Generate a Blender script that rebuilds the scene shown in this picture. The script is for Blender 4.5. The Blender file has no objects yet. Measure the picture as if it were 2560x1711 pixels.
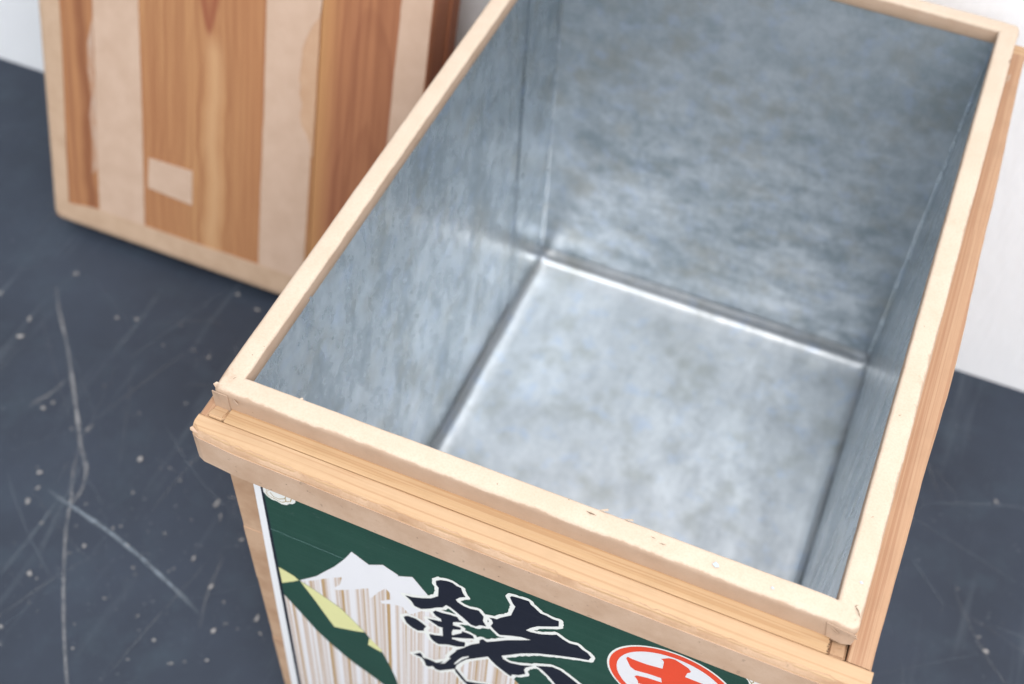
import bpy, bmesh, math, random
from mathutils import Vector, noise
from mathutils.geometry import tessellate_polygon

S = bpy.context.scene
COL = S.collection

# ------------------------------------------------------------------ camera
cam_d = bpy.data.cameras.new('camera'); cam = bpy.data.objects.new('camera', cam_d); COL.objects.link(cam)
cam.location = (0.2694, -0.2944, 0.8992)
cam.rotation_euler = (0.67278698, -0.031221, 0.39768849)
cam_d.sensor_width = 36.0; cam_d.lens = 44.332
cam_d.clip_start = 0.02; cam_d.clip_end = 60
cam_d.dof.use_dof = True
cam_d.dof.focus_distance = 0.625
cam_d.dof.aperture_fstop = 6.8
S.camera = cam

# ------------------------------------------------------------------ light
w = bpy.data.worlds.new('World'); S.world = w; w.use_nodes = True
bg = w.node_tree.nodes['Background']
bg.inputs['Color'].default_value = (0.90, 0.955, 1.0, 1); bg.inputs['Strength'].default_value = 1.18
def area(name, loc, target, sx, sy, power, col):
    d = bpy.data.lights.new(name, 'AREA'); d.shape = 'RECTANGLE'; d.size = sx; d.size_y = sy
    d.energy = power; d.color = col
    o = bpy.data.objects.new(name, d); COL.objects.link(o); o.location = loc
    o.rotation_euler = (Vector(target) - Vector(loc)).to_track_quat('-Z', 'Y').to_euler()
    return o
area('window_light', (0.9, -0.9, 2.0), (0.12, 0.4, 0.5), 1.6, 1.5, 46, (1.0, 0.99, 0.985))

S.view_settings.view_transform = 'Standard'; S.view_settings.look = 'None'
S.view_settings.exposure = 0.0; S.view_settings.gamma = 1.0; S.view_settings.use_curve_mapping = False
S.render.engine = 'CYCLES'
S.cycles.max_bounces = 8; S.cycles.diffuse_bounces = 3; S.cycles.glossy_bounces = 6
S.cycles.adaptive_threshold = 0.02
S.cycles.use_denoising = True
S.cycles.sample_clamp_indirect = 6.0

# ------------------------------------------------------------------ helpers
def link(name, me, mat=None, parent=None):
    o = bpy.data.objects.new(name, me); COL.objects.link(o)
    if mat: me.materials.append(mat)
    if parent: o.parent = parent
    return o
def bm_obj(name, bm, mat, parent=None, smooth=False):
    me = bpy.data.meshes.new(name); bm.normal_update(); bm.to_mesh(me); bm.free()
    if smooth:
        for p in me.polygons: p.use_smooth = True
    return link(name, me, mat, parent)
def pyd(name, vs, fs, mat, parent=None, smooth=False):
    me = bpy.data.meshes.new(name); me.from_pydata(vs, [], fs); me.update()
    if smooth:
        for p in me.polygons: p.use_smooth = True
    return link(name, me, mat, parent)
def thing(name, label, cat, loc):
    o = bpy.data.objects.new(name, None); COL.objects.link(o); o.location = loc; o.empty_display_size = .05
    o['label'] = label; o['category'] = cat
    return o
def N(p, s, k=0.0):
    return noise.noise(Vector((p[0]*s + k, p[1]*s - k*.7, p[2]*s + k*1.3)))
def interp(tab, x):
    if x <= tab[0][0]: return tab[0][1]
    for (a, va), (b, vb) in zip(tab, tab[1:]):
        if x <= b:
            t = (x-a)/(b-a); t = t*t*(3-2*t); return va + (vb-va)*t
    return tab[-1][1]
def slab(name, x0, x1, y0, y1, z0, z1, mat, parent, bev=0.0008, wob=0.0):
    """a bevelled board, cut along its length so that it can be a little uneven"""
    bm = bmesh.new(); bmesh.ops.create_cube(bm, size=1)
    for v in bm.verts:
        v.co = Vector(((x0+x1)/2 + v.co.x*(x1-x0), (y0+y1)/2 + v.co.y*(y1-y0), (z0+z1)/2 + v.co.z*(z1-z0)))
    ext = (x1-x0, y1-y0, z1-z0); ax = ext.index(max(ext))
    bmesh.ops.bevel(bm, geom=bm.edges[:], offset=bev, segments=2, profile=.6, affect='EDGES', clamp_overlap=True)
    if wob:
        lo = (x0, y0, z0)[ax]; n = Vector((0, 0, 0)); n[ax] = 1
        for i in range(1, 24):
            c = Vector((0, 0, 0)); c[ax] = lo + ext[ax]*i/24
            bmesh.ops.bisect_plane(bm, geom=bm.verts[:]+bm.edges[:]+bm.faces[:], plane_co=c, plane_no=n)
        for v in bm.verts:
            p = v.co.copy()
            for k in range(3):
                if k != ax: v.co[k] += wob*N(p, 40, 3.1*k + x0*90 + y0*31)
    return bm_obj(name, bm, mat, parent)
def loft(name, secs, mat, parent, smooth=False, closed=True):
    m = len(secs[0]); vs = [q for s in secs for q in s]; fs = []
    for i in range(len(secs)-1):
        for j in range(m if closed else m-1):
            a = i*m+j; b = i*m+(j+1) % m
            fs.append((a, b, b+m, a+m))
    if closed:
        fs.append(tuple(range(m-1, -1, -1))); k = (len(secs)-1)*m; fs.append(tuple(k+j for j in range(m)))
    o = pyd(name, vs, fs, mat, parent, smooth)
    bm = bmesh.new(); bm.from_mesh(o.data); bmesh.ops.recalc_face_normals(bm, faces=bm.faces[:]); bm.to_mesh(o.data); bm.free()
    return o
def clipz(poly, z):
    out = []
    for i, a in enumerate(poly):
        b = poly[(i+1) % len(poly)]
        if a[1] >= z: out.append(a)
        if (a[1] >= z) != (b[1] >= z):
            t = (z-a[1])/(b[1]-a[1]); out.append([a[0]+(b[0]-a[0])*t, z])
    return out

# ------------------------------------------------------------------ materials
class NT:
    def __init__(s, name):
        s.m = bpy.data.materials.new(name); s.m.use_nodes = True; s.t = s.m.node_tree
        s.b = s.t.nodes['Principled BSDF']; s.out = s.t.nodes['Material Output']
        s.tc = s.t.nodes.new('ShaderNodeTexCoord')
    def n(s, typ, **kw):
        x = s.t.nodes.new('ShaderNode'+typ)
        for k, v in kw.items(): setattr(x, k, v)
        return x
    def L(s, a, b): s.t.links.new(a, b); return b
    def val(s, x, sock):
        if hasattr(x, 'is_linked') or hasattr(x, 'links'): s.t.links.new(x, sock)
        else: sock.default_value = x
    def math(s, op, a, b=0.0, c=None, clamp=False):
        x = s.n('Math', operation=op); x.use_clamp = clamp; s.val(a, x.inputs[0]); s.val(b, x.inputs[1])
        if c is not None: s.val(c, x.inputs[2])
        return x.outputs[0]
    def obj(s): return s.tc.outputs['Object']
    def map(s, scale=(1, 1, 1), loc=(0, 0, 0), rot=(0, 0, 0), vec=None):
        x = s.n('Mapping'); x.inputs['Scale'].default_value = scale; x.inputs['Location'].default_value = loc; x.inputs['Rotation'].default_value = rot
        s.L(vec or s.obj(), x.inputs['Vector']); return x.outputs[0]
    def noise(s, vec, scale=1.0, detail=4, rough=.55, dist=0.0):
        x = s.n('TexNoise'); x.inputs['Scale'].default_value = scale; x.inputs['Detail'].default_value = detail
        x.inputs['Roughness'].default_value = rough; x.inputs['Distortion'].default_value = dist
        if vec is not None: s.L(vec, x.inputs['Vector'])
        return x.outputs['Fac']
    def vor(s, vec, scale, feature='F1', rnd=1.0):
        x = s.n('TexVoronoi', feature=feature); x.inputs['Scale'].default_value = scale; x.inputs['Randomness'].default_value = rnd
        s.L(vec, x.inputs['Vector']); return x
    def ramp(s, fac, stops, interp='LINEAR'):
        x = s.n('ValToRGB'); x.color_ramp.interpolation = interp; e = x.color_ramp.elements
        while len(e) < len(stops): e.new(.5)
        for q, (p, c) in zip(e, stops):
            q.position = p; q.color = (c, c, c, 1) if not isinstance(c, tuple) else (*c, 1)
        s.L(fac, x.inputs[0]); return x.outputs[0]
    def mix(s, fac, a, b, blend='MIX'):
        x = s.n('Mix', data_type='RGBA', blend_type=blend)
        s.val(fac, x.inputs[0])
        for v, sock in ((a, x.inputs[6]), (b, x.inputs[7])):
            if isinstance(v, tuple): sock.default_value = (*v, 1)
            else: s.L(v, sock)
        return x.outputs[2]
    def sep(s, vec=None):
        x = s.n('SeparateXYZ'); s.L(vec or s.obj(), x.inputs[0]); return x.outputs
    def comb(s, a, b, c):
        x = s.n('CombineXYZ')
        for v, i in zip((a, b, c), x.inputs): s.val(v, i)
        return x.outputs[0]
    def bump(s, h, strength=.3, dist=.001):
        x = s.n('Bump'); x.inputs['Strength'].default_value = strength; x.inputs['Distance'].default_value = dist
        s.L(h, x.inputs['Height']); s.L(x.outputs[0], s.b.inputs['Normal'])
    def done(s, color, rough=.6, spec=.3, metal=0.0):
        s.val(color if not isinstance(color, tuple) else (*color, 1), s.b.inputs['Base Color'])
        s.val(rough, s.b.inputs['Roughness']); s.b.inputs['Specular IOR Level'].default_value = spec
        s.b.inputs['Metallic'].default_value = metal
        return s.m

def wood_straight(name, axis, light, dark, red, fine=620, seed=0.0, dens=0.0):
    """straight quarter-sawn grain running along axis"""
    t = NT(name)
    sc = [fine, fine, fine]; sc[axis] = .9
    s2 = [fine*.28]*3; s2[axis] = 1.0
    wv = t.noise(t.map((9, 9, 9), (seed, seed, 0)), 1, 2)
    base = t.map(tuple(sc), (seed*7, seed*3, seed))
    off = t.n('VectorMath', operation='ADD'); t.L(base, off.inputs[0])
    k = t.math('MULTIPLY', wv, 1.1); t.L(t.comb(k, k, k), off.inputs[1])
    g = t.noise(off.outputs[0], 1, 1, .5)
    lines = t.ramp(g, [(.36+dens, 1.0), (.40+dens, 0.6), (.45+dens, 0.0)])
    wide = t.noise(t.map(tuple(s2), (seed, 2*seed, 0)), 1, 2, .5)
    col = t.mix(t.ramp(wide, [(.38, 0.0), (.75, .8)]), light, red)
    col = t.mix(t.math('MULTIPLY', lines, .52), col, dark)
    fib = t.noise(t.map(tuple(q*2.2 if i != axis else 22 for i, q in enumerate(sc))), 1, 3, .6)
    col = t.mix(t.ramp(fib, [(.3, .22), (.6, 0.0)]), col, dark)
    blot = t.noise(t.map((60, 60, 60), (seed, 0, seed)), 1, 3)
    col = t.mix(t.ramp(blot, [(.5, 0.0), (.75, .25)]), col, tuple(c*.72 for c in red))
    t.bump(t.math('ADD', t.math('MULTIPLY', g, .7), t.math('MULTIPLY', fib, .5)), .35, .0004)
    return t.done(col, .62, .28)

def wood_flat(name, light, mid, dark, u0, bend, freq, seed, flame=None, streak=None, sap=None, pale=None):
    """flat-sawn plank, grain along local Z with cathedral figure about x = u0"""
    t = NT(name)
    X, Y, Z = t.sep()
    wob = t.noise(t.map((9, 9, 5), (seed, 0, seed)), 1, 2)
    wob2 = t.noise(t.map((40, 1, 9), (0, 0, seed)), 1, 2)
    dx = t.math('ADD', t.math('SUBTRACT', X, u0), t.math('MULTIPLY', t.math('SUBTRACT', wob, .5), .05))
    d2 = t.math('MULTIPLY', t.math('ADD', Z, bend), .085)
    r = t.math('SQRT', t.math('ADD', t.math('MULTIPLY', dx, dx), t.math('MULTIPLY', d2, d2)))
    r = t.math('ADD', r, t.math('MULTIPLY', wob2, .006))
    ph = t.math('FRACT', t.math('MULTIPLY', r, freq))
    ring = t.ramp(ph, [(0.0, 0.0), (.55, .25), (.86, 1.0), (.93, .8), (1.0, 0.0)])
    gate = t.noise(t.map((30, 1, 3), (seed*3, 0, 0)), 1, 3)
    ring = t.math('MULTIPLY', ring, t.ramp(gate, [(.3, .2), (.7, 1.0)]))
    tone = t.noise(t.map((16, 1, 2.2), (seed, 0, 1)), 1, 3)
    col = t.mix(t.ramp(tone, [(.35, 0.0), (.68, 1.0)]), light, mid)
    col = t.mix(t.math('MULTIPLY', ring, .42), col, dark)
    fl = t.noise(t.map((330, 1, 2.0), (seed, 0, 0)), 1, 3, .6)
    col = t.mix(t.ramp(fl, [(.36, .5), (.52, 0.0)]), col, dark)
    fib = t.noise(t.map((900, 900, 14), (0, 0, seed)), 1, 3, .6)
    col = t.mix(t.ramp(fib, [(.3, .35), (.62, 0.0)]), col, dark)
    if flame:                     # V of dark heartwood: tip (u, v), half-width per metre of height
        uu, vv, k, c = flame
        h = t.math('SUBTRACT', Z, vv)
        ax = t.math('ABSOLUTE', t.math('SUBTRACT', X, uu))
        lim = t.math('MULTIPLY', t.math('POWER', t.math('MAXIMUM', h, 0.0), .6), k)
        f = t.math('DIVIDE', t.math('SUBTRACT', lim, ax), .0045, clamp=True)
        inner = t.math('DIVIDE', t.math('SUBTRACT', lim, t.math('ADD', ax, .0045)), .007, clamp=True)
        col = t.mix(t.math('MULTIPLY', f, .85), col, c)
        col = t.mix(t.math('MULTIPLY', inner, .5), col, mid)
    if pale:                      # paler wandering centre of the plank
        uu, wd, c = pale
        wn = t.noise(t.map((0.01, 1, 9), (0, 0, seed+4)), 1, 2)
        ax = t.math('ABSOLUTE', t.math('SUBTRACT', t.math('SUBTRACT', X, uu), t.math('MULTIPLY', t.math('SUBTRACT', wn, .5), .035)))
        col = t.mix(t.math('MULTIPLY', t.math('SUBTRACT', 1.0, t.math('DIVIDE', ax, wd), clamp=True), t.math('MULTIPLY', t.math('DIVIDE', t.math('SUBTRACT', .236, Z), .02, clamp=True), .7)), col, c)
        eg = t.math('SUBTRACT', 1.0, t.math('DIVIDE', t.math('ABSOLUTE', t.math('SUBTRACT', ax, wd*1.15)), .0035), clamp=True)
        col = t.mix(t.math('MULTIPLY', eg, .45), col, dark)
    if streak:                    # a wandering dark vein at u
        uu, wd, c = streak
        wn = t.noise(t.map((0.01, 1, 11), (0, 0, seed)), 1, 2)
        ax = t.math('ABSOLUTE', t.math('SUBTRACT', t.math('SUBTRACT', X, uu), t.math('MULTIPLY', t.math('SUBTRACT', wn, .5), .03)))
        f = t.math('SUBTRACT', 1.0, t.math('DIVIDE', ax, wd), clamp=True)
        col = t.mix(t.math('MULTIPLY', f, .8), col, c)
    if sap:                       # paler sapwood left of u
        uu, wd, c = sap
        f = t.math('DIVIDE', t.math('SUBTRACT', uu, X), wd, clamp=True)
        col = t.mix(t.math('MULTIPLY', f, .75), col, c)
    t.bump(fib, .25, .0003)
    return t.done(col, .55, .3)

def paper(name, col, dark, rough=.75, specks=True, seed=0.0):
    t = NT(name)
    a = t.noise(t.map((45, 45, 45), (seed, seed, seed)), 1, 4, .6)
    b = t.noise(t.map((900, 900, 900)), 1, 3, .7)
    c = t.mix(t.ramp(a, [(.34, .95), (.62, 0.0)]), col, dark)
    c = t.mix(t.ramp(b, [(.32, .3), (.58, 0.0)]), c, dark)
    if specks:
        v = t.vor(t.map((1, 1, 1)), 190)
        gate = t.noise(t.map((70, 70, 70), (3, seed, 1)), 1, 2)
        m = t.math('MULTIPLY', t.math('LESS_THAN', v.outputs['Distance'], .085), t.math('GREATER_THAN', gate, .60))
        c = t.mix(t.math('MULTIPLY', m, .7), c, (.14, .10, .07))
        v2 = t.noise(t.map((260, 260, 260)), 1, 2)
        c = t.mix(t.ramp(v2, [(.68, 0.0), (.74, .45)]), c, tuple(q*.45 for q in col))
    wr = t.noise(t.map((140, 140, 140), (0, 0, seed)), 1, 4, .6)
    t.bump(t.math('ADD', wr, t.math('MULTIPLY', b, .25)), .35, .0006)
    return t.done(c, rough, .22)

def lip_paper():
    t = NT('rubbed_lit_top_kraft_lip')
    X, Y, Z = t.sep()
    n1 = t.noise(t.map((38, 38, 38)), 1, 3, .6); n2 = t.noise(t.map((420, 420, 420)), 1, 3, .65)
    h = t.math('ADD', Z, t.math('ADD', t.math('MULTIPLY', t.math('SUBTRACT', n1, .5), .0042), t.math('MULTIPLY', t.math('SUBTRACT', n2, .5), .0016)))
    rub_lit = t.ramp(t.math('DIVIDE', t.math('SUBTRACT', h, .3851), .0024, clamp=True), [(.25, 0.0), (.6, 1.0)])  # rubbed paler top; also paints lit top against shaded faces into the colour
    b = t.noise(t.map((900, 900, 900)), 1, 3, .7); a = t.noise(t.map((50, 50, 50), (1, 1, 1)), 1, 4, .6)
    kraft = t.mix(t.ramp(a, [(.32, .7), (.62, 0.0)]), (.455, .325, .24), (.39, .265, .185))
    pulp_lit = t.mix(t.ramp(a, [(.35, .5), (.62, 0.0)]), (.615, .495, .39), (.55, .425, .32))
    c = t.mix(rub_lit, kraft, pulp_lit)
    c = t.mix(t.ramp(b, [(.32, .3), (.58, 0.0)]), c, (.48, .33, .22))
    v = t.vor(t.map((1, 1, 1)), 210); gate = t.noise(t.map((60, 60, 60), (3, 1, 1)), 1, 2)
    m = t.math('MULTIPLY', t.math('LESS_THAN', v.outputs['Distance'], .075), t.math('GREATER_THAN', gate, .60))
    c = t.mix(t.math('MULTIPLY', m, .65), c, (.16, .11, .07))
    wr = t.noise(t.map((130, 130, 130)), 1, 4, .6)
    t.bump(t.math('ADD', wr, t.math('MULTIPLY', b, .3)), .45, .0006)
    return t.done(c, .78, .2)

def zinc(name, streak_axis, seed, lo=(.38, .44, .482), hi=(.655, .70, .742), rough=.36, metal=.8, streak=.12, bk=.30, flk=.08):
    t = NT(name)
    sc = [44, 44, 44]; sc[streak_axis] = 22
    a = t.noise(t.map(tuple(sc), (seed, seed*2, 0)), 1, 5, .58, .4)
    b = t.noise(t.map((150, 150, 110), (0, seed, 0)), 1, 4, .6, .3)
    big = t.noise(t.map((9, 9, 9), (2, seed, 0)), 1, 2)
    fk = [170, 170, 170]; fk[streak_axis] = 75
    nzc = t.n('TexNoise'); nzc.inputs['Scale'].default_value = 60; t.L(t.obj(), nzc.inputs['Vector'])
    wv_ = t.n('VectorMath', operation='ADD'); t.L(t.map(tuple(fk), (seed, 0, 0)), wv_.inputs[0]); t.L(nzc.outputs['Color'], wv_.inputs[1])
    fl_ = t.sep(t.vor(wv_.outputs[0], .55, rnd=1.0).outputs['Color'])[0]
    f = t.math('ADD', t.math('MULTIPLY', a, .62), t.math('MULTIPLY', b, .38))
    f = t.math('ADD', f, t.math('MULTIPLY', t.math('SUBTRACT', big, .5), .25))
    f = t.math('ADD', f, t.math('MULTIPLY', t.math('SUBTRACT', fl_, .5), flk))
    col = t.mix(t.ramp(f, [(.36, 0.0), (.66, 1.0)]), lo, hi)
    br = t.noise(t.map((34, 34, 34), (seed*3, 5, 1)), 1, 3)
    col = t.mix(t.ramp(br, [(.50, 0.0), (.70, .55)]), col, (.44, .44, .40))
    bl = t.noise(t.map((60, 60, 60), (9, seed, 4)), 1, 3)
    col = t.mix(t.ramp(bl, [(.55, 0.0), (.70, .42)]), col, (.55, .64, .80))
    st = [420, 420, 420]; st[streak_axis] = 7
    sn = t.noise(t.map(tuple(st), (seed, 0, 0)), 1, 2)
    rg = t.math('ADD', t.ramp(f, [(.3, rough+.13), (.7, rough-.04)]), t.math('MULTIPLY', sn, .05))
    wavy = t.noise(t.map((11, 11, 11), (seed, 0, 2)), 1, 2)
    t.bump(t.math('ADD', t.math('MULTIPLY', f, bk), t.math('ADD', t.math('MULTIPLY', wavy, .45), t.math('MULTIPLY', sn, streak))), .55, .0014)
    return t.done(col, rg, .5, metal)

def flat(name, col, rough=.45, var=.1, spec=.35):
    t = NT(name)
    a = t.noise(t.map((70, 70, 18)), 1, 4, .6)
    b = t.noise(t.map((1500, 1500, 700)), 1, 2)
    c = t.mix(t.ramp(a, [(.35, var), (.65, 0.0)]), col, tuple(q*.7 for q in col))
    c = t.mix(t.ramp(b, [(.35, var*.8), (.6, 0.0)]), c, tuple(min(1, q*1.25+.02) for q in col))
    gr_ = t.noise(t.map((7, 7, 420), (2, 0, 1)), 1, 4, .65)
    c = t.mix(t.ramp(gr_, [(.52, 0.0), (.72, var*.55)]), c, tuple(min(1, q*1.5+.05) for q in col))
    sc_ = t.noise(t.map((120, 120, 260), (8, 0, 1)), 1, 5, .75); g2 = t.noise(t.map((22, 22, 22), (8, 3, 1)), 1, 2)
    c = t.mix(t.math('MULTIPLY', t.ramp(sc_, [(.62, 0.0), (.70, min(.4, var*1.3))]), t.ramp(g2, [(.45, 0.0), (.6, 1.0)])), c, tuple(q*.5+.16 for q in col))
    t.bump(t.math('ADD', a, t.math('MULTIPLY', gr_, .6)), .2, .0006)
    return t.done(c, rough, spec)

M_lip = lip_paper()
M_corner = paper('kraft_paper_corner', (.56, .37, .245), (.43, .26, .16), specks=False, seed=11.0)
M_tape = paper('kraft_paper_batten', (.59, .415, .30), (.50, .33, .225), seed=2.0)
M_tapew = paper('kraft_paper_worn', (.60, .405, .27), (.43, .255, .15), seed=7.0)
M_tape2 = paper('kraft_paper_lid', (.60, .43, .325), (.54, .375, .275), specks=False, seed=3.0)
M_edge = paper('kraft_paper_lid_edge', (.57, .40, .28), (.50, .34, .23), specks=False, seed=4.0)
M_wx = wood_straight('cedar_along_x', 0, (.545, .365, .22), (.41, .23, .12), (.515, .33, .185), 470, 1.0, .01)
M_wx2 = wood_straight('cedar_along_x_fine', 0, (.53, .35, .20), (.39, .215, .105), (.50, .315, .165), 800, 2.0, .05)
M_wy = wood_straight('cedar_along_y', 1, (.475, .295, .18), (.32, .155, .085), (.42, .24, .14), 1350, 3.0, .045)
M_end = wood_straight('cedar_end_block', 2, (.54, .35, .215), (.36, .19, .10), (.48, .29, .17), 300, 4.0)
M_zb = zinc('zinc_back', 0, 1.0)
M_zs = zinc('zinc_side', 2, 2.0, rough=.20, metal=.90, streak=.08, bk=.08, flk=.045)
M_zf = zinc('zinc_floor', 1, 3.0, (.57, .585, .60), (.74, .745, .755), .30)

# ------------------------------------------------------------------ setting
t = NT('painted_floor')
big = t.noise(t.map((6, 6, 6)), 1, 5, .6)
cl = t.noise(t.map((24, 24, 24), (4, 0, 0)), 1, 5, .65)
c = t.mix(t.ramp(big, [(.35, 0.0), (.7, 1.0)]), (.029, .037, .054), (.041, .053, .078))
c = t.mix(t.ramp(cl, [(.50, 0.0), (.78, .55)]), c, (.050, .072, .095))
def scuff(c, rot, seed, amt, th=.60):
    f = t.noise(t.map((60, 4, 1), (seed, seed, 0), (0, 0, rot)), 1, 3, .6)
    g = t.noise(t.map((7, 7, 7), (seed*3, 0, 1)), 1, 2)
    return t.mix(t.math('MULTIPLY', t.ramp(f, [(th, 0.0), (th+.12, amt)]), t.ramp(g, [(.42, 0.0), (.62, 1.0)])), c, (.16, .19, .22))
c = scuff(c, .5, 1, .22); c = scuff(c, -.7, 5, .2); c = scuff(c, 1.9, 9, .2, .62)
for sc_, th, gate_s, amt, col, lo in ((230, .15, 9, .6, (.36, .36, .37), .50), (520, .2, 12, .5, (.26, .28, .31), .44)):
    dist = t.n('VectorMath', operation='ADD'); t.L(t.obj(), dist.inputs[0])
    nz = t.n('TexNoise'); nz.inputs['Scale'].default_value = sc_*2.4; t.L(t.obj(), nz.inputs['Vector'])
    sv = t.n('VectorMath', operation='SCALE'); t.L(nz.outputs['Color'], sv.inputs[0]); sv.inputs['Scale'].default_value = .9/sc_
    t.L(sv.outputs[0], dist.inputs[1])
    v = t.vor(dist.outputs[0], sc_)
    g = t.noise(t.map((gate_s,)*3, (sc_, 1, 0)), 1, 2)
    rnd = t.math('GREATER_THAN', t.sep(v.outputs['Color'])[0], .80)
    m = t.math('MULTIPLY', t.ramp(v.outputs['Distance'], [(th*.45, 1.0), (th, 0.0)]), t.math('MULTIPLY', rnd, t.ramp(g, [(lo, 0.0), (lo+.08, 1.0)])))
    c = t.mix(t.math('MULTIPLY', m, amt), c, col)
t.bump(t.math('ADD', cl, t.math('MULTIPLY', t.noise(t.map((300, 300, 300)), 1, 3), .4)), .2, .001)
M_floor = t.done(c, t.ramp(cl, [(.3, .62), (.7, .48)]), .3)
def sheet(name, p, mat, kind='structure'):
    o = pyd(name, p, [(0, 1, 2, 3)], mat); o['kind'] = kind; return o
floor = sheet('floor', [(-2.5, -2.5, 0), (2.5, -2.5, 0), (2.5, .52, 0), (-2.5, .52, 0)], M_floor)

t = NT('white_wall_paint')
a = t.noise(t.map((30, 30, 30)), 1, 4, .6)
st1 = t.noise(t.map((160, 160, 40), (0, 0, 0), (0, .6, 0)), 1, 3)
st2 = t.noise(t.map((150, 150, 38), (3, 0, 0), (0, -.7, 0)), 1, 3)
ml = t.vor(t.map((1, 1, 1)), 26)
mk = t.math('MULTIPLY', t.math('LESS_THAN', ml.outputs['Distance'], .07), t.math('GREATER_THAN', t.sep(ml.outputs['Color'])[0], .6))
c = t.mix(t.ramp(a, [(.35, .35), (.65, 0.0)]), (.935, .935, .955), (.90, .90, .92))
c = t.mix(t.math('MULTIPLY', mk, .5), c, (.55, .55, .60))
t.bump(t.math('ADD', t.math('ADD', st1, st2), a), .35, .0016)
M_wall = t.done(c, .7, .25)
wl = pyd('wall', [(-2.5, .5136, -.002), (2.5, .5136, -.002), (2.5, .5136, 2.6), (-2.5, .5136, 2.6), (-2.5, .60, -.002), (2.5, .60, -.002), (2.5, .60, 2.6), (-2.5, .60, 2.6)],
         [(0, 1, 2, 3), (5, 4, 7, 6), (3, 2, 6, 7), (4, 0, 3, 7), (1, 5, 6, 2)], M_wall)
wl['kind'] = 'structure'

# ------------------------------------------------------------------ the tea chest
TZ = .3875          # top of the paper covered lip
BT = .3728          # top of the battens
BB = .3442          # underside of the battens
LX, LY = .33, .4742 # outside of the lip
chest = thing('tea_chest', 'open wooden tea chest lined with zinc sheet, green printed label on its front', 'chest', (0, 0, 0))

# lip: a rounded paper wrapped frame, swept round the opening
prof = []           # (inset from the outside, z)
def arc(cx, cz, r, a0, a1, n):
    return [(cx + r*math.cos(a0+(a1-a0)*i/n), cz + r*math.sin(a0+(a1-a0)*i/n)) for i in range(n+1)]
prof += [(.0003, .3705), (.0, .3745), (.0, .3790), (.0, .3825)]
prof += arc(.0030, TZ-.0030, .0030, math.pi, math.pi/2, 4)
prof += [(.0055, TZ), (.0080, TZ)]
prof += arc(.0105, TZ-.0018, .0018, math.pi/2, 0, 4)
prof += [(.0123, .3815), (.0123, .3770), (.0115, .3758), (.009, .3740)]
def ring_pos(o, s, i, n):
    """point on the rectangle inset by o: side s, step i of n"""
    r = max(.0032 - o*.22, .0006)
    x0, y0, x1, y1 = o, o, LX-o, LY-o
    cor = [(x0, y0), (x1, y0), (x1, y1), (x0, y1)]
    a = cor[s]; b = cor[(s+1) % 4]
    dx, dy = b[0]-a[0], b[1]-a[1]; ln = math.hypot(dx, dy); dx /= ln; dy /= ln
    K = 5
    if i < n-K:
        tt = i/(n-K-1); q = r + (ln-2*r)*tt
        return a[0]+dx*q, a[1]+dy*q
    k = (i-(n-K)+1)/(K+1); ang = k*math.pi/2
    cx, cy = b[0]-dx*r-dy*r, b[1]-dy*r+dx*r
    return cx + r*(dy*math.cos(ang) + dx*math.sin(ang)), cy + r*(-dx*math.cos(ang) + dy*math.sin(ang))
vs = []; n = 96; m = len(prof)
for s in range(4):
    for i in range(n):
        for j, (o, z) in enumerate(prof):
            x, y = ring_pos(o, s, i, n)
            p = Vector((x, y, z))
            near = max(0, 1 - min(math.hypot(x-a, y-b) for a in (0, LX) for b in (0, LY))/.022)
            amp = .00011 + .0010*near
            d = Vector((N(p, 60, 1), N(p, 60, 7), N(p, 60, 13)*.8))*amp + Vector((N(p, 240, 2), N(p, 240, 5), N(p, 240, 9)))*(.00011+.0006*near)
            sag = .0005*N((x*1, y*1, 0), 9, 4)
            p += d; p.z += sag - .0007*near
            vs.append(p)
tot = 4*n; fs = []
for i in range(tot):
    for j in range(m-1):
        a = i*m+j; b = ((i+1) % tot)*m+j
        fs.append((a, b, b+1, a+1))
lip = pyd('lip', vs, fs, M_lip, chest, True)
bm = bmesh.new(); bm.from_mesh(lip.data); bmesh.ops.recalc_face_normals(bm, faces=bm.faces[:]); bm.to_mesh(lip.data); bm.free()

def flap(name, pts, mat, parent, th=.0003, seed=0):
    """a scrap of thick paper: a fan of points given in order, with thickness and a little crumple"""
    bm = bmesh.new(); P = [Vector(p) for p in pts]
    c = sum(P, Vector())/len(P); nrm = Vector()
    for a, b in zip(P, P[1:]+P[:1]): nrm += (a-c).cross(b-c)
    nrm.normalize()
    top = [bm.verts.new(p + nrm*th) for p in P]; bot = [bm.verts.new(p) for p in P]
    ct = bm.verts.new(c + nrm*th*1.8); cb = bm.verts.new(c)
    k = len(P)
    for i in range(k):
        j = (i+1) % k
        bm.faces.new((top[i], top[j], ct)); bm.faces.new((bot[j], bot[i], cb)); bm.faces.new((bot[i], bot[j], top[j], top[i]))
    return bm_obj(name, bm, mat, parent)
def mm(*p): return [tuple(q/1000 for q in r) for r in p]
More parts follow.
